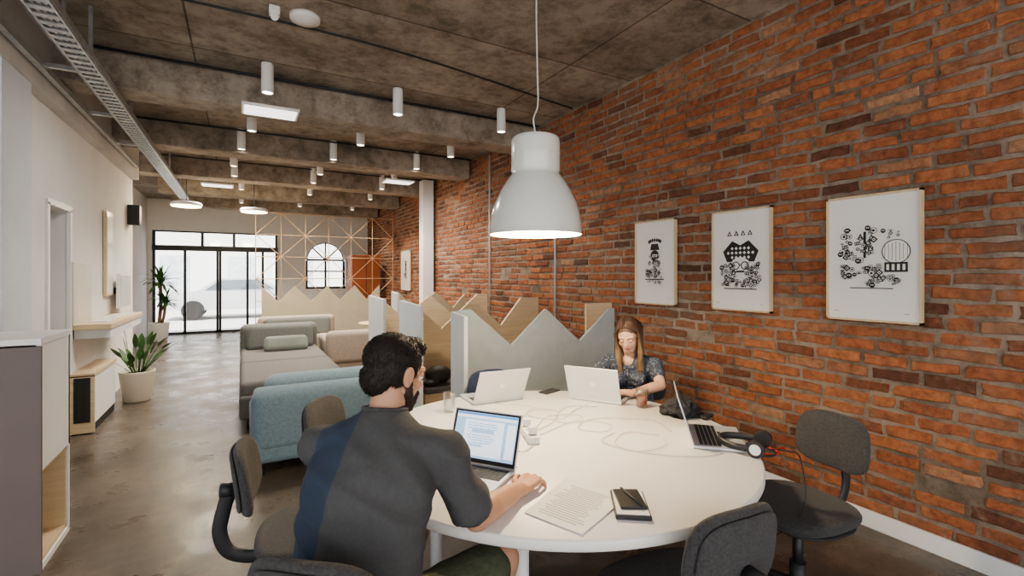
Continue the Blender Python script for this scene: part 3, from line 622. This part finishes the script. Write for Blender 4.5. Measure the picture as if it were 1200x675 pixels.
def bm_leaf(bm,base,dr,L,w,droop,seg=7):
    base=V(base); dr=V(dr).normalized(); side=dr.cross(V((0,0,1))); side=side.normalized() if side.length>.01 else V((1,0,0)); pl_=None; p=base.copy(); d0=dr.copy()
    for k in range(seg+1):
        t=k/seg; ww=w*math.sin(math.pi*min(1,max(.04,t**.8)))**.8 if t<1 else .001
        a=bm.verts.new(p-side*ww/2); c=bm.verts.new(p-V((0,0,ww*.12))); b=bm.verts.new(p+side*ww/2)
        if pl_: bm.faces.new((pl_[0],pl_[1],c,a)); bm.faces.new((pl_[1],pl_[2],b,c))
        pl_=(a,c,b); p=p+d0*L/seg; d0=(d0+V((0,0,-droop/seg))).normalized()
def pot(e,r,h,m='pot'): lathe('pot',[(0,0),(r*.72,0),(r*.8,.02),(r,h-.02),(r*1.03,h),(r*.93,h),(r*.92,h-.04),(0,h-.04)],m,40,e); lathe('soil',[(0,h-.035),(r*.915,h-.035)],'soil',30,e)
e=empty('potted_plant',(-1.08,7.15,0)); pot(e,.175,.36); bm=bmesh.new(); R=random.Random(2)
for k in range(38):
    a=R.uniform(0,6.28); el=R.uniform(.6,1.45); d3=V((math.cos(a)*math.cos(el),math.sin(a)*math.cos(el),math.sin(el))); b0=V((.05*math.cos(a),.05*math.sin(a),.33)); st=R.uniform(.1,.42)
    if d3.x*(st+.2)<-.2: continue
    bm_sweep(bm,[b0,b0+d3*st],.004,5); bm_leaf(bm,b0+d3*st,d3,R.uniform(.14,.24),R.uniform(.05,.08),R.uniform(.3,1.0))
add('foliage',b2m(bm,'foliage'),e,False,'leaf',smooth=True)
e=empty('potted_palm',(-1.62,13.3,0)); pot(e,.2,.42,'whitep'); bm=bmesh.new()
tube('trunk',[(0,0,.38),(.03,.02,.8),(.02,.03,1.3)],.035,'trunk',parent=e); tube('trunk',[(.05,0,.38),(.1,-.03,.6),(.12,-.05,.85)],.03,'trunk',parent=e)
for cx,cy,cz,L in ((0.02,.03,1.3,.55),(.12,-.05,.85,.42)):
    for k in range(50):
        a=R.uniform(0,6.28); el=R.uniform(-.1,1.4); d3=V((math.cos(a)*math.cos(el),math.sin(a)*math.cos(el),math.sin(el))); l_=L*R.uniform(.7,1)
        if cx+d3.x*l_<-.33: continue
        bm_leaf(bm,(cx,cy,cz+R.uniform(-.05,.05)),d3,l_,.05,R.uniform(.8,1.8))
add('foliage',b2m(bm,'foliage'),e,False,'leaf',smooth=True)
# ------------------------------------------------------------ people
def head(parent,center,facedir,pitch,roll,skin,woman=False):
    f=V((facedir[0],facedir[1],0)).normalized(); r=V((f.y,-f.x,0)); u=V((0,0,1))
    Rm=Matrix((r,f,u)).transposed().to_4x4()@Matrix.Rotation(math.radians(-pitch),4,'X')@Matrix.Rotation(math.radians(roll),4,'Y')
    XF=Matrix.Translation(center)@Rm; s=.93 if woman else 1.0; XF=XF@Matrix.Diagonal((s,s,s,1))
    bm=bmesh.new()
    bm_ell(bm,(0,-.012,.03),(.074,.094,.083)); bm_ell(bm,(0,.028,-.028),(.058,.062,.078)); bm_ell(bm,(0,.058,-.088),(.026 if not woman else .022,.024,.02))
    for sx in (-1,1):
        bm_cap(bm,(sx*.052,.0,-.05),.016,(sx*.018,.06,-.09),.018); bm_cap(bm,(sx*.045,.072,.022),.009,(sx*.012,.084,.02),.009)
        bm_ell(bm,(sx*.036,.062,-.025),(.022,.022,.022)); bm_ell(bm,(sx*.010,.097,-.031),(.008,.008,.007))
        bm_ell(bm,(sx*.077,-.005,-.006),(.008,.020,.032),rotx(.2)@roty(sx*.2)); bm_ell(bm,(sx*.079,-.003,-.03),(.006,.009,.009))
    bm_cap(bm,(0,.087,.012),.007,(0,.104,-.026),.0095); bm_ell(bm,(0,.082,-.058),(.026,.014,.014))
    remesh('head',bm,.0035,3,skin,parent,xf=XF)
    for sx in (-1,1):
        bm=bmesh.new(); bm_ell(bm,(sx*.030,.0755,.000),(.0125,.0125,.0125)); bmesh.ops.transform(bm,matrix=XF,verts=bm.verts); add('eye',b2m(bm,'eye'),parent,True,'eyew',smooth=True)
        bm=bmesh.new(); bm_ell(bm,(sx*.030,.0845,-.004),(.0055,.004,.0055)); bmesh.ops.transform(bm,matrix=XF,verts=bm.verts); add('iris',b2m(bm,'iris'),parent,True,'iris',smooth=True)
        bm=bmesh.new(); bm_ell(bm,(sx*.030,.0765,.0045 if not woman else .002),(.0145,.0135,.0105 if not woman else .012)); bmesh.ops.transform(bm,matrix=XF,verts=bm.verts); add('eyelid',b2m(bm,'eyelid'),parent,True,skin,smooth=True)
        bm=bmesh.new(); bm_sweep(bm,cr([(sx*.012,.093,.021),(sx*.03,.090,.027),(sx*.048,.076,.022)],5),.0026 if not woman else .0018,6); bm_sweep(bm,cr([(sx*.017,.0865,-.006),(sx*.030,.0905,-.0095),(sx*.043,.083,-.006)],5),.0016,5); bmesh.ops.transform(bm,matrix=XF,verts=bm.verts); add('eyebrow',b2m(bm,'eyebrow'),parent,True,'browf' if woman else 'beard',smooth=True)
    bm=bmesh.new(); bm_ell(bm,(0,.0935,-.054),(.021,.005,.0042)); bm_ell(bm,(0,.0925,-.0625),(.018,.0055,.005)); bmesh.ops.transform(bm,matrix=XF,verts=bm.verts); add('lips',b2m(bm,'lips'),parent,True,'lip',smooth=True)
    return XF
def hand(bm,wrist,d,s,curl=(.25,.3,.35,.4),nd=V((0,0,-1))):
    w=V(wrist); d=V(d).normalized(); s=V(s).normalized(); up=-nd
    offs=(.031,.010,-.011,-.030); lens=(.070,.078,.072,.056); fw=(.088,.092,.088,.080)
    for i in range(4):
        kn=w+d*fw[i]+s*offs[i]+up*.006; bm_cap(bm,w+s*offs[i]*.55,.0165,kn,.0115)
        p=kn; a=curl[i]*.5; r=.0088 if i<3 else .0078; spread=s*(offs[i]*2.4)
        dd=(d+spread*3).normalized()
        for k,fr_ in enumerate((.46,.30,.24)):
            di=(dd*math.cos(a)+nd*math.sin(a)); q=p+di*lens[i]*fr_; bm_cap(bm,p,r,q,r*.9); p=q; r*=.9; a+=curl[i]*1.1
    t0=w+d*.028+s*.022; t1=t0+(d*.6+s*.75).normalized()*.038+nd*.002; t2=t1+(d*.85+s*.4).normalized()*.030; t3=t2+(d*.97+s*.1+nd*.1).normalized()*.024
    bm_cap(bm,t0,.0155,t1,.0115); bm_cap(bm,t1,.0112,t2,.0098); bm_cap(bm,t2,.0098,t3,.0085)
def spikes(name,src,n,L,m,parent,comb,rad=.0012,seed=1,lift=.3,rnd=.2):
    R=random.Random(seed); me=src.data; ve=me.vertices; vs=[];fs=[]; N=len(ve); comb=V(comb)
    for _ in range(n):
        v=ve[R.randrange(N)]; p=v.co.copy(); nn=v.normal.copy()
        ct=comb-nn*comb.dot(nn); ct=ct.normalized() if ct.length>.05 else V((0,0,0))
        d=(nn*lift+ct*.8+V((R.uniform(-rnd,rnd),R.uniform(-rnd,rnd),R.uniform(-rnd,rnd)))).normalized(); a=d.orthogonal().normalized()*rad; b=d.cross(a).normalized()*rad; l=L*R.uniform(.5,1.2); p=p-nn*.002
        mid=p+d*l*.6; tip=p+(d+ct*.3-nn*.1).normalized()*l; k=len(vs); vs+= [p+a,p-a*.5+b,p-a*.5-b,mid+a*.7,mid-a*.35+b*.7,mid-a*.35-b*.7,tip]
        for i in range(3): j=(i+1)%3; fs.append((k+i,k+j,k+3+j,k+3+i)); fs.append((k+3+i,k+3+j,k+6))
    me2=bpy.data.meshes.new(name); me2.from_pydata([tuple(x) for x in vs],[],fs); return add(name,me2,parent,True,m,smooth=True)
# ---- man
mb=V((.37,1.43,0)); F=V((.64,.77,0)).normalized(); Rr=V((F.y,-F.x,0))
def P(f,r,z): return mb+F*f+Rr*r+V((0,0,z))
man=empty('seated_man',(mb.x,mb.y,0))
def shirt_mat():
    m=mat('tshirt',(.080,.079,.080),.95,var=.06,vscale=90,bump=.0); nt=m.node_tree; b=nt.nodes['Principled BSDF']
    src=b.inputs['Base Color'].links[0].from_socket
    tc=nt.nodes.new('ShaderNodeTexCoord'); dt=nt.nodes.new('ShaderNodeVectorMath'); dt.operation='DOT_PRODUCT'; dt.inputs[1].default_value=(Rr.x,Rr.y,-.06); _lk(nt,tc.outputs['Object'],dt.inputs[0])
    c0=mb.dot(Rr)-.06*.85
    mr=nt.nodes.new('ShaderNodeMapRange'); mr.inputs[1].default_value=c0-.30; mr.inputs[2].default_value=c0+.30; _lk(nt,dt.outputs['Value'],mr.inputs[0])
    rp=ramp(nt,[(0,(0,0,0)),((.30-.185)/.6,(0,0,0)),((.30-.18)/.6,(1,1,1)),((.30-.065)/.6,(1,1,1)),((.30-.06)/.6,(0,0,0))]); rp.color_ramp.interpolation='LINEAR'; _lk(nt,mr.outputs[0],rp.inputs[0])
    _lk(nt,mix(nt,rp.outputs[0],src,(.040,.056,.088)),b.inputs['Base Color'])
    n=noise(nt,tc.outputs['Object'],220,3,.5); mp=nt.nodes.new('ShaderNodeBump'); mp.inputs['Strength'].default_value=.25; mp.inputs['Distance'].default_value=.005; _lk(nt,n,mp.inputs['Height']); _lk(nt,mp.outputs[0],b.inputs['Normal'])
    return m
bm=bmesh.new()
bm_loft(bm,[(P(-.16,0,.50),.175,.13),(P(-.17,0,.60),.178,.125),(P(-.165,0,.72),.172,.115),(P(-.13,0,.84),.182,.12),(P(-.08,0,.94),.190,.12),(P(-.045,0,1.01),.168,.100),(P(-.02,0,1.055),.115,.078),(P(.0,0,1.09),.072,.062),(P(.008,0,1.105),.060,.057)],Rr,F)
shR=P(-.01,.195,.982); shL=P(-.01,-.195,.982); elR=V((.60,1.27,.79)); elL=V((.35,1.76,.80)); wrR=V((.825,1.405,.772)); wrL=V((.60,1.735,.775))
for sgn,sh,el in ((1,shR,elR),(-1,shL,elL)):
    bm_cap(bm,P(-.045,sgn*.09,1.01),.058,sh,.063); q=sh.lerp(el,.80); bm_cap(bm,sh,.064,q,.058); bm_cone(bm,sh.lerp(el,.6),.058,sh.lerp(el,.92),.063)
sh_o=remesh('t_shirt',bm,.008,5,shirt_mat(),man); folds(sh_o,.013,(6,6,9),1)
tube('collar',[P(.008+.060*math.sin(a)*.95,.064*math.cos(a),1.099-.012*math.sin(a)) for a in [2*math.pi*k/20 for k in range(21)]],.006,'chair',parent=man,world=True)
bm=bmesh.new(); bm_cap(bm,P(-.005,0,1.05),.054,P(.040,.005,1.16),.051); remesh('neck',bm,.006,3,'skin',man)
for nm,sh,el,wr,hd,sd in (('right_arm',shR,elR,wrR,V((.88,.48,0)),V((-.48,.88,0))),('left_arm',shL,elL,wrL,V((.98,-.2,0)),V((-.2,-.98,0)))):
    bm=bmesh.new(); bm_cap(bm,sh.lerp(el,.3),.044,el,.040); mid=el.lerp(wr,.28)+V((0,0,.004)); bm_cap(bm,el,.040,mid,.042); bm_cap(bm,mid,.042,el.lerp(wr,.7),.033); bm_cap(bm,el.lerp(wr,.7),.033,wr,.024)
    bm_cap(bm,wr+sd*.010,.021,wr-sd*.010,.021); hand(bm,wr+V((0,0,-.004)),hd,sd,(.35,.42,.5,.55)); remesh(nm,bm,.003,2,'skin',man)
bm=bmesh.new(); bm_loft(bm,[(P(-.17,0,.475),.15,.12),(P(-.165,0,.50),.185,.14),(P(-.16,0,.60),.18,.13),(P(-.16,0,.66),.168,.115)],Rr,F)
knR=V((.74,1.37,.575)); knL=V((.55,1.70,.575)); hipR=P(-.13,.095,.555); hipL=P(-.13,-.095,.555)
for h,k in ((hipR,knR),(hipL,knL)): bm_cap(bm,h,.092,h.lerp(k,.5),.083); bm_cap(bm,h.lerp(k,.5),.083,h.lerp(k,.84),.074)
so=remesh('shorts',bm,.01,5,'shorts',man); folds(so,.005,(10,10,10),2)
for nm,h,k,an in (('right_leg',hipR,knR,V((.66,1.50,.09))),('left_leg',hipL,knL,V((.46,1.76,.09)))):
    bm=bmesh.new(); bm_cap(bm,h.lerp(k,.5),.068,k,.056); bm_cap(bm,k,.056,k.lerp(an,.3),.055); bm_cap(bm,k.lerp(an,.3),.055,an,.035); bm_cap(bm,an,.036,an-V((0,0,.03)),.036); remesh(nm,bm,.008,4,'skin',man)
    bm=bmesh.new(); a=an-V((0,0,.045)); bm_cap(bm,a-F*.04,.042,a+F*.06,.042); bm_cap(bm,a+F*.06,.040,a+F*.16-V((0,0,.008)),.033); remesh('shoe',bm,.008,3,'shoe',man)
hc=P(.065,.005,1.197); hd=V((.93,.36,0))
XF=head(man,hc,hd,16,0,'skin')
bm=bmesh.new(); bm_ell(bm,(0,-.018,.040),(.079,.096,.079)); bm_ell(bm,(0,-.060,-.020),(.062,.044,.058)); bm_ell(bm,(0,.045,.085),(.052,.04,.033))
for sx in (-1,1): bm_ell(bm,(sx*.060,-.03,.0),(.017,.038,.042)); bm_ell(bm,(sx*.066,.018,.02),(.010,.015,.035))
hair=remesh('hair',bm,.005,3,'hairm',man,xf=XF)
spikes('hair_strands',hair,8000,.016,'hairm',man,tuple((XF.to_3x3()@V((0,-.3,-.9)))),seed=3,lift=.22,rnd=.25,rad=.001)
bm=bmesh.new()
for sx in (-1,1): bm_cap(bm,(sx*.060,.012,-.012),.013,(sx*.056,.018,-.055),.018); bm_cap(bm,(sx*.056,.018,-.055),.019,(sx*.020,.062,-.094),.021); bm_cap(bm,(sx*.024,.088,-.048),.005,(0,.096,-.043),.005); bm_cap(bm,(sx*.027,.086,-.05),.006,(sx*.022,.076,-.08),.014)
bm_ell(bm,(0,.066,-.097),(.03,.026,.024)); bd=remesh('beard',bm,.004,2,'beard',man,xf=XF)
spikes('beard_strands',bd,2200,.009,'beard',man,(0,0,-.8),rad=.0009,seed=4,lift=.4,rnd=.3)
chm=P(-.125,0,0); chair(chm.x,chm.y,(F.x,F.y),bz=.75)
# ---- woman
wb=V((2.30,2.42,0)); F2=V((-.85,-.53,0)).normalized(); R2=V((F2.y,-F2.x,0))
def Q(f,r,z): return wb+F2*f+R2*r+V((0,0,z))
wo=empty('seated_woman',(wb.x,wb.y,0))
def dress_mat():
    m=bpy.data.materials.new('patterned_dress'); m.use_nodes=True; nt=m.node_tree; b=nt.nodes['Principled BSDF']; b.inputs['Roughness'].default_value=.9
    tc=nt.nodes.new('ShaderNodeTexCoord'); vo=nt.nodes.new('ShaderNodeTexVoronoi'); vo.inputs['Scale'].default_value=75; _lk(nt,tc.outputs['Object'],vo.inputs['Vector'])
    r=ramp(nt,[(0,(.30,.33,.38)),(.22,(.26,.29,.34)),(.32,(.06,.072,.10)),(1,(.05,.062,.088))]); _lk(nt,vo.outputs['Distance'],r.inputs[0]); _lk(nt,r.outputs[0],b.inputs['Base Color'])
    n=noise(nt,tc.outputs['Object'],14,3); bp=nt.nodes.new('ShaderNodeBump'); bp.inputs['Strength'].default_value=.5; bp.inputs['Distance'].default_value=.02; _lk(nt,n,bp.inputs['Height']); _lk(nt,bp.outputs[0],b.inputs['Normal']); return m
bm=bmesh.new()
bm_loft(bm,[(Q(-.07,0,.475),.15,.12),(Q(-.07,0,.52),.168,.13),(Q(-.07,0,.60),.15,.11),(Q(-.06,0,.70),.128,.092),(Q(-.035,0,.80),.142,.10),(Q(-.01,0,.88),.152,.092),(Q(0,0,.93),.13,.07),(Q(.005,0,.96),.085,.05)],R2,F2)
sR=Q(.0,.155,.905); sL=Q(.0,-.155,.905); eR=V((2.13,2.62,.80)); eL=V((2.31,2.17,.80)); wR=V((2.03,2.46,.772)); wL=V((2.08,2.19,.772))
for sg,sh,el in ((1,sR,eR),(-1,sL,eL)):
    bm_cap(bm,Q(-.01,sg*.08,.915),.048,sh,.048); bm_cap(bm,sh,.049,sh.lerp(el,.5),.048); bm_ell(bm,Q(.065,sg*.062,.81),(.055,.055,.055))
for sg in (1,-1): bm_cap(bm,Q(-.03,sg*.08,.55),.085,Q(.30,sg*.09,.535),.075)
do=remesh('dress',bm,.007,5,dress_mat(),wo); folds(do,.006,(12,12,18),3)
bm=bmesh.new(); bm_cap(bm,Q(.01,0,.93),.043,Q(.055,0,1.04),.040); bm_ell(bm,Q(.035,0,.925),(.055,.045,.05)); remesh('neck',bm,.005,3,'skinw',wo)
for nm,sh,el,wr,hd_,sd in (('right_arm',sR,eR,wR,V((-.75,-.6,0)),V((.6,-.75,0))),('left_arm',sL,eL,wL,V((-.85,.4,0)),V((.4,.85,0)))):
    bm=bmesh.new(); bm_cap(bm,sh.lerp(el,.3),.037,el,.032); bm_cap(bm,el,.032,el.lerp(wr,.3),.033); bm_cap(bm,el.lerp(wr,.3),.033,wr,.020); hand(bm,wr+V((0,0,.004)),hd_,sd,(.4,.45,.5,.55)); remesh(nm,bm,.003,2,'skinw',wo)
for sg in (1,-1):
    k=Q(.36,sg*.09,.53); an=Q(.30,sg*.08,.09); bm=bmesh.new(); bm_cap(bm,Q(.2,sg*.09,.54),.06,k,.052); bm_cap(bm,k,.052,k.lerp(an,.3),.048); bm_cap(bm,k.lerp(an,.3),.048,an,.03); remesh('leg',bm,.008,4,'skinw',wo)
    bm=bmesh.new(); a=an-V((0,0,.05)); bm_cap(bm,a-F2*.03,.038,a+F2*.13-V((0,0,.008)),.03); bm_cap(bm,a,.034,an,.034); remesh('shoe',bm,.008,3,'shoe',wo)
XW=head(wo,Q(.085,.0,1.10),V((-.80,-.60,0)),24,4,'skinw',True)
def hair_w():
    m=bpy.data.materials.new('hair_blond_brown'); m.use_nodes=True; nt=m.node_tree; b=nt.nodes['Principled BSDF']; b.inputs['Roughness'].default_value=.45
    tc=nt.nodes.new('ShaderNodeTexCoord'); sp=nt.nodes.new('ShaderNodeSeparateXYZ'); _lk(nt,tc.outputs['Object'],sp.inputs[0])
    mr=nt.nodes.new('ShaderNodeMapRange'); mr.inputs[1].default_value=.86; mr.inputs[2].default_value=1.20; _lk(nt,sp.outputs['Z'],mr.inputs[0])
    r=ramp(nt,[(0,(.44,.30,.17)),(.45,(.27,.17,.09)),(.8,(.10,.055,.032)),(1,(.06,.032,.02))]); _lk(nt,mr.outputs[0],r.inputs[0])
    g=nt.nodes.new('ShaderNodeNewGeometry'); r2=ramp(nt,[(0,(.75,.75,.75)),(1,(1.2,1.2,1.2))]); _lk(nt,g.outputs['Random Per Island'],r2.inputs[0])
    _lk(nt,mix(nt,1.,r.outputs[0],r2.outputs[0],'MULTIPLY'),b.inputs['Base Color']); return m
HW=hair_w()
bm=bmesh.new(); bm_ell(bm,(0,-.020,.040),(.079,.098,.080)); bm_ell(bm,(0,-.055,-.03),(.07,.055,.09))
remesh('hair_cap',bm,.005,3,HW,wo,xf=XW)
bm=bmesh.new(); R=random.Random(11)
for k in range(420):
    sx=R.choice((-1,1)); y0=R.uniform(-.09,.062)
    zt=.04+.081*math.sqrt(max(0,1-((y0+.02)/.105)**2))
    ln=R.uniform(.16,.27); ys=y0*.75-.01; g=.42
    xs_=R.uniform(.070,.088) if y0>-.05 else R.uniform(.03,.085); yb=ys if y0>-.05 else -.10+R.uniform(-.01,.01)
    pts=[(sx*.003+.012,y0,zt+.003),(sx*.045,y0*.95,zt-.012+R.uniform(-.003,.003)),(sx*xs_,yb+.004,.035),(sx*(xs_+.002),yb+.012+R.uniform(-.008,.008),-.04),(sx*(xs_+R.uniform(-.012,.010)),yb+.03+g*.05,-.11),(sx*(xs_+R.uniform(-.035,.015)),yb+.01+g*ln*.8+R.uniform(-.01,.02),-.0-ln)]
    rr=R.uniform(.0018,.0036); bm_sweep(bm,cr(pts,4),(lambda t,rr=rr:rr*(.7+.5*math.sin(math.pi*t))*(1 if t<.85 else (1-t)/.15*.8+.2)),4)
bmesh.ops.recalc_face_normals(bm,faces=bm.faces); bmesh.ops.transform(bm,matrix=XW,verts=bm.verts); add('hair_locks',b2m(bm,'hair_locks'),wo,True,HW,smooth=True)
cw=Q(-.06,0,0); chair(cw.x,cw.y,(F2.x,F2.y))
# ------------------------------------------------------------ world, sun, camera
w=bpy.data.worlds.new('sky'); SC.world=w; w.use_nodes=True; bg=w.node_tree.nodes['Background']; bg.inputs[0].default_value=(.95,.975,1,1); bg.inputs[1].default_value=2.1
s=light('sun','SUN',(0,-5,12),8.0,(1,.95,.87)); s.rotation_euler=V((0,.42,-.9)).to_track_quat('-Z','Y').to_euler(); s.data.angle=.02
cam=bpy.data.cameras.new('camera'); co=bpy.data.objects.new('camera',cam); COL.objects.link(co); co.location=(0,0,1.5)
co.rotation_euler=(math.pi/2,0,-math.atan2(317,560)); cam.sensor_width=36; cam.lens=560/1200*36
cam.shift_y=-15.5/1200; cam.clip_start=.05
SC.camera=co
SC.view_settings.view_transform='AgX'; SC.view_settings.look='AgX - Medium High Contrast'; SC.view_settings.exposure=.3
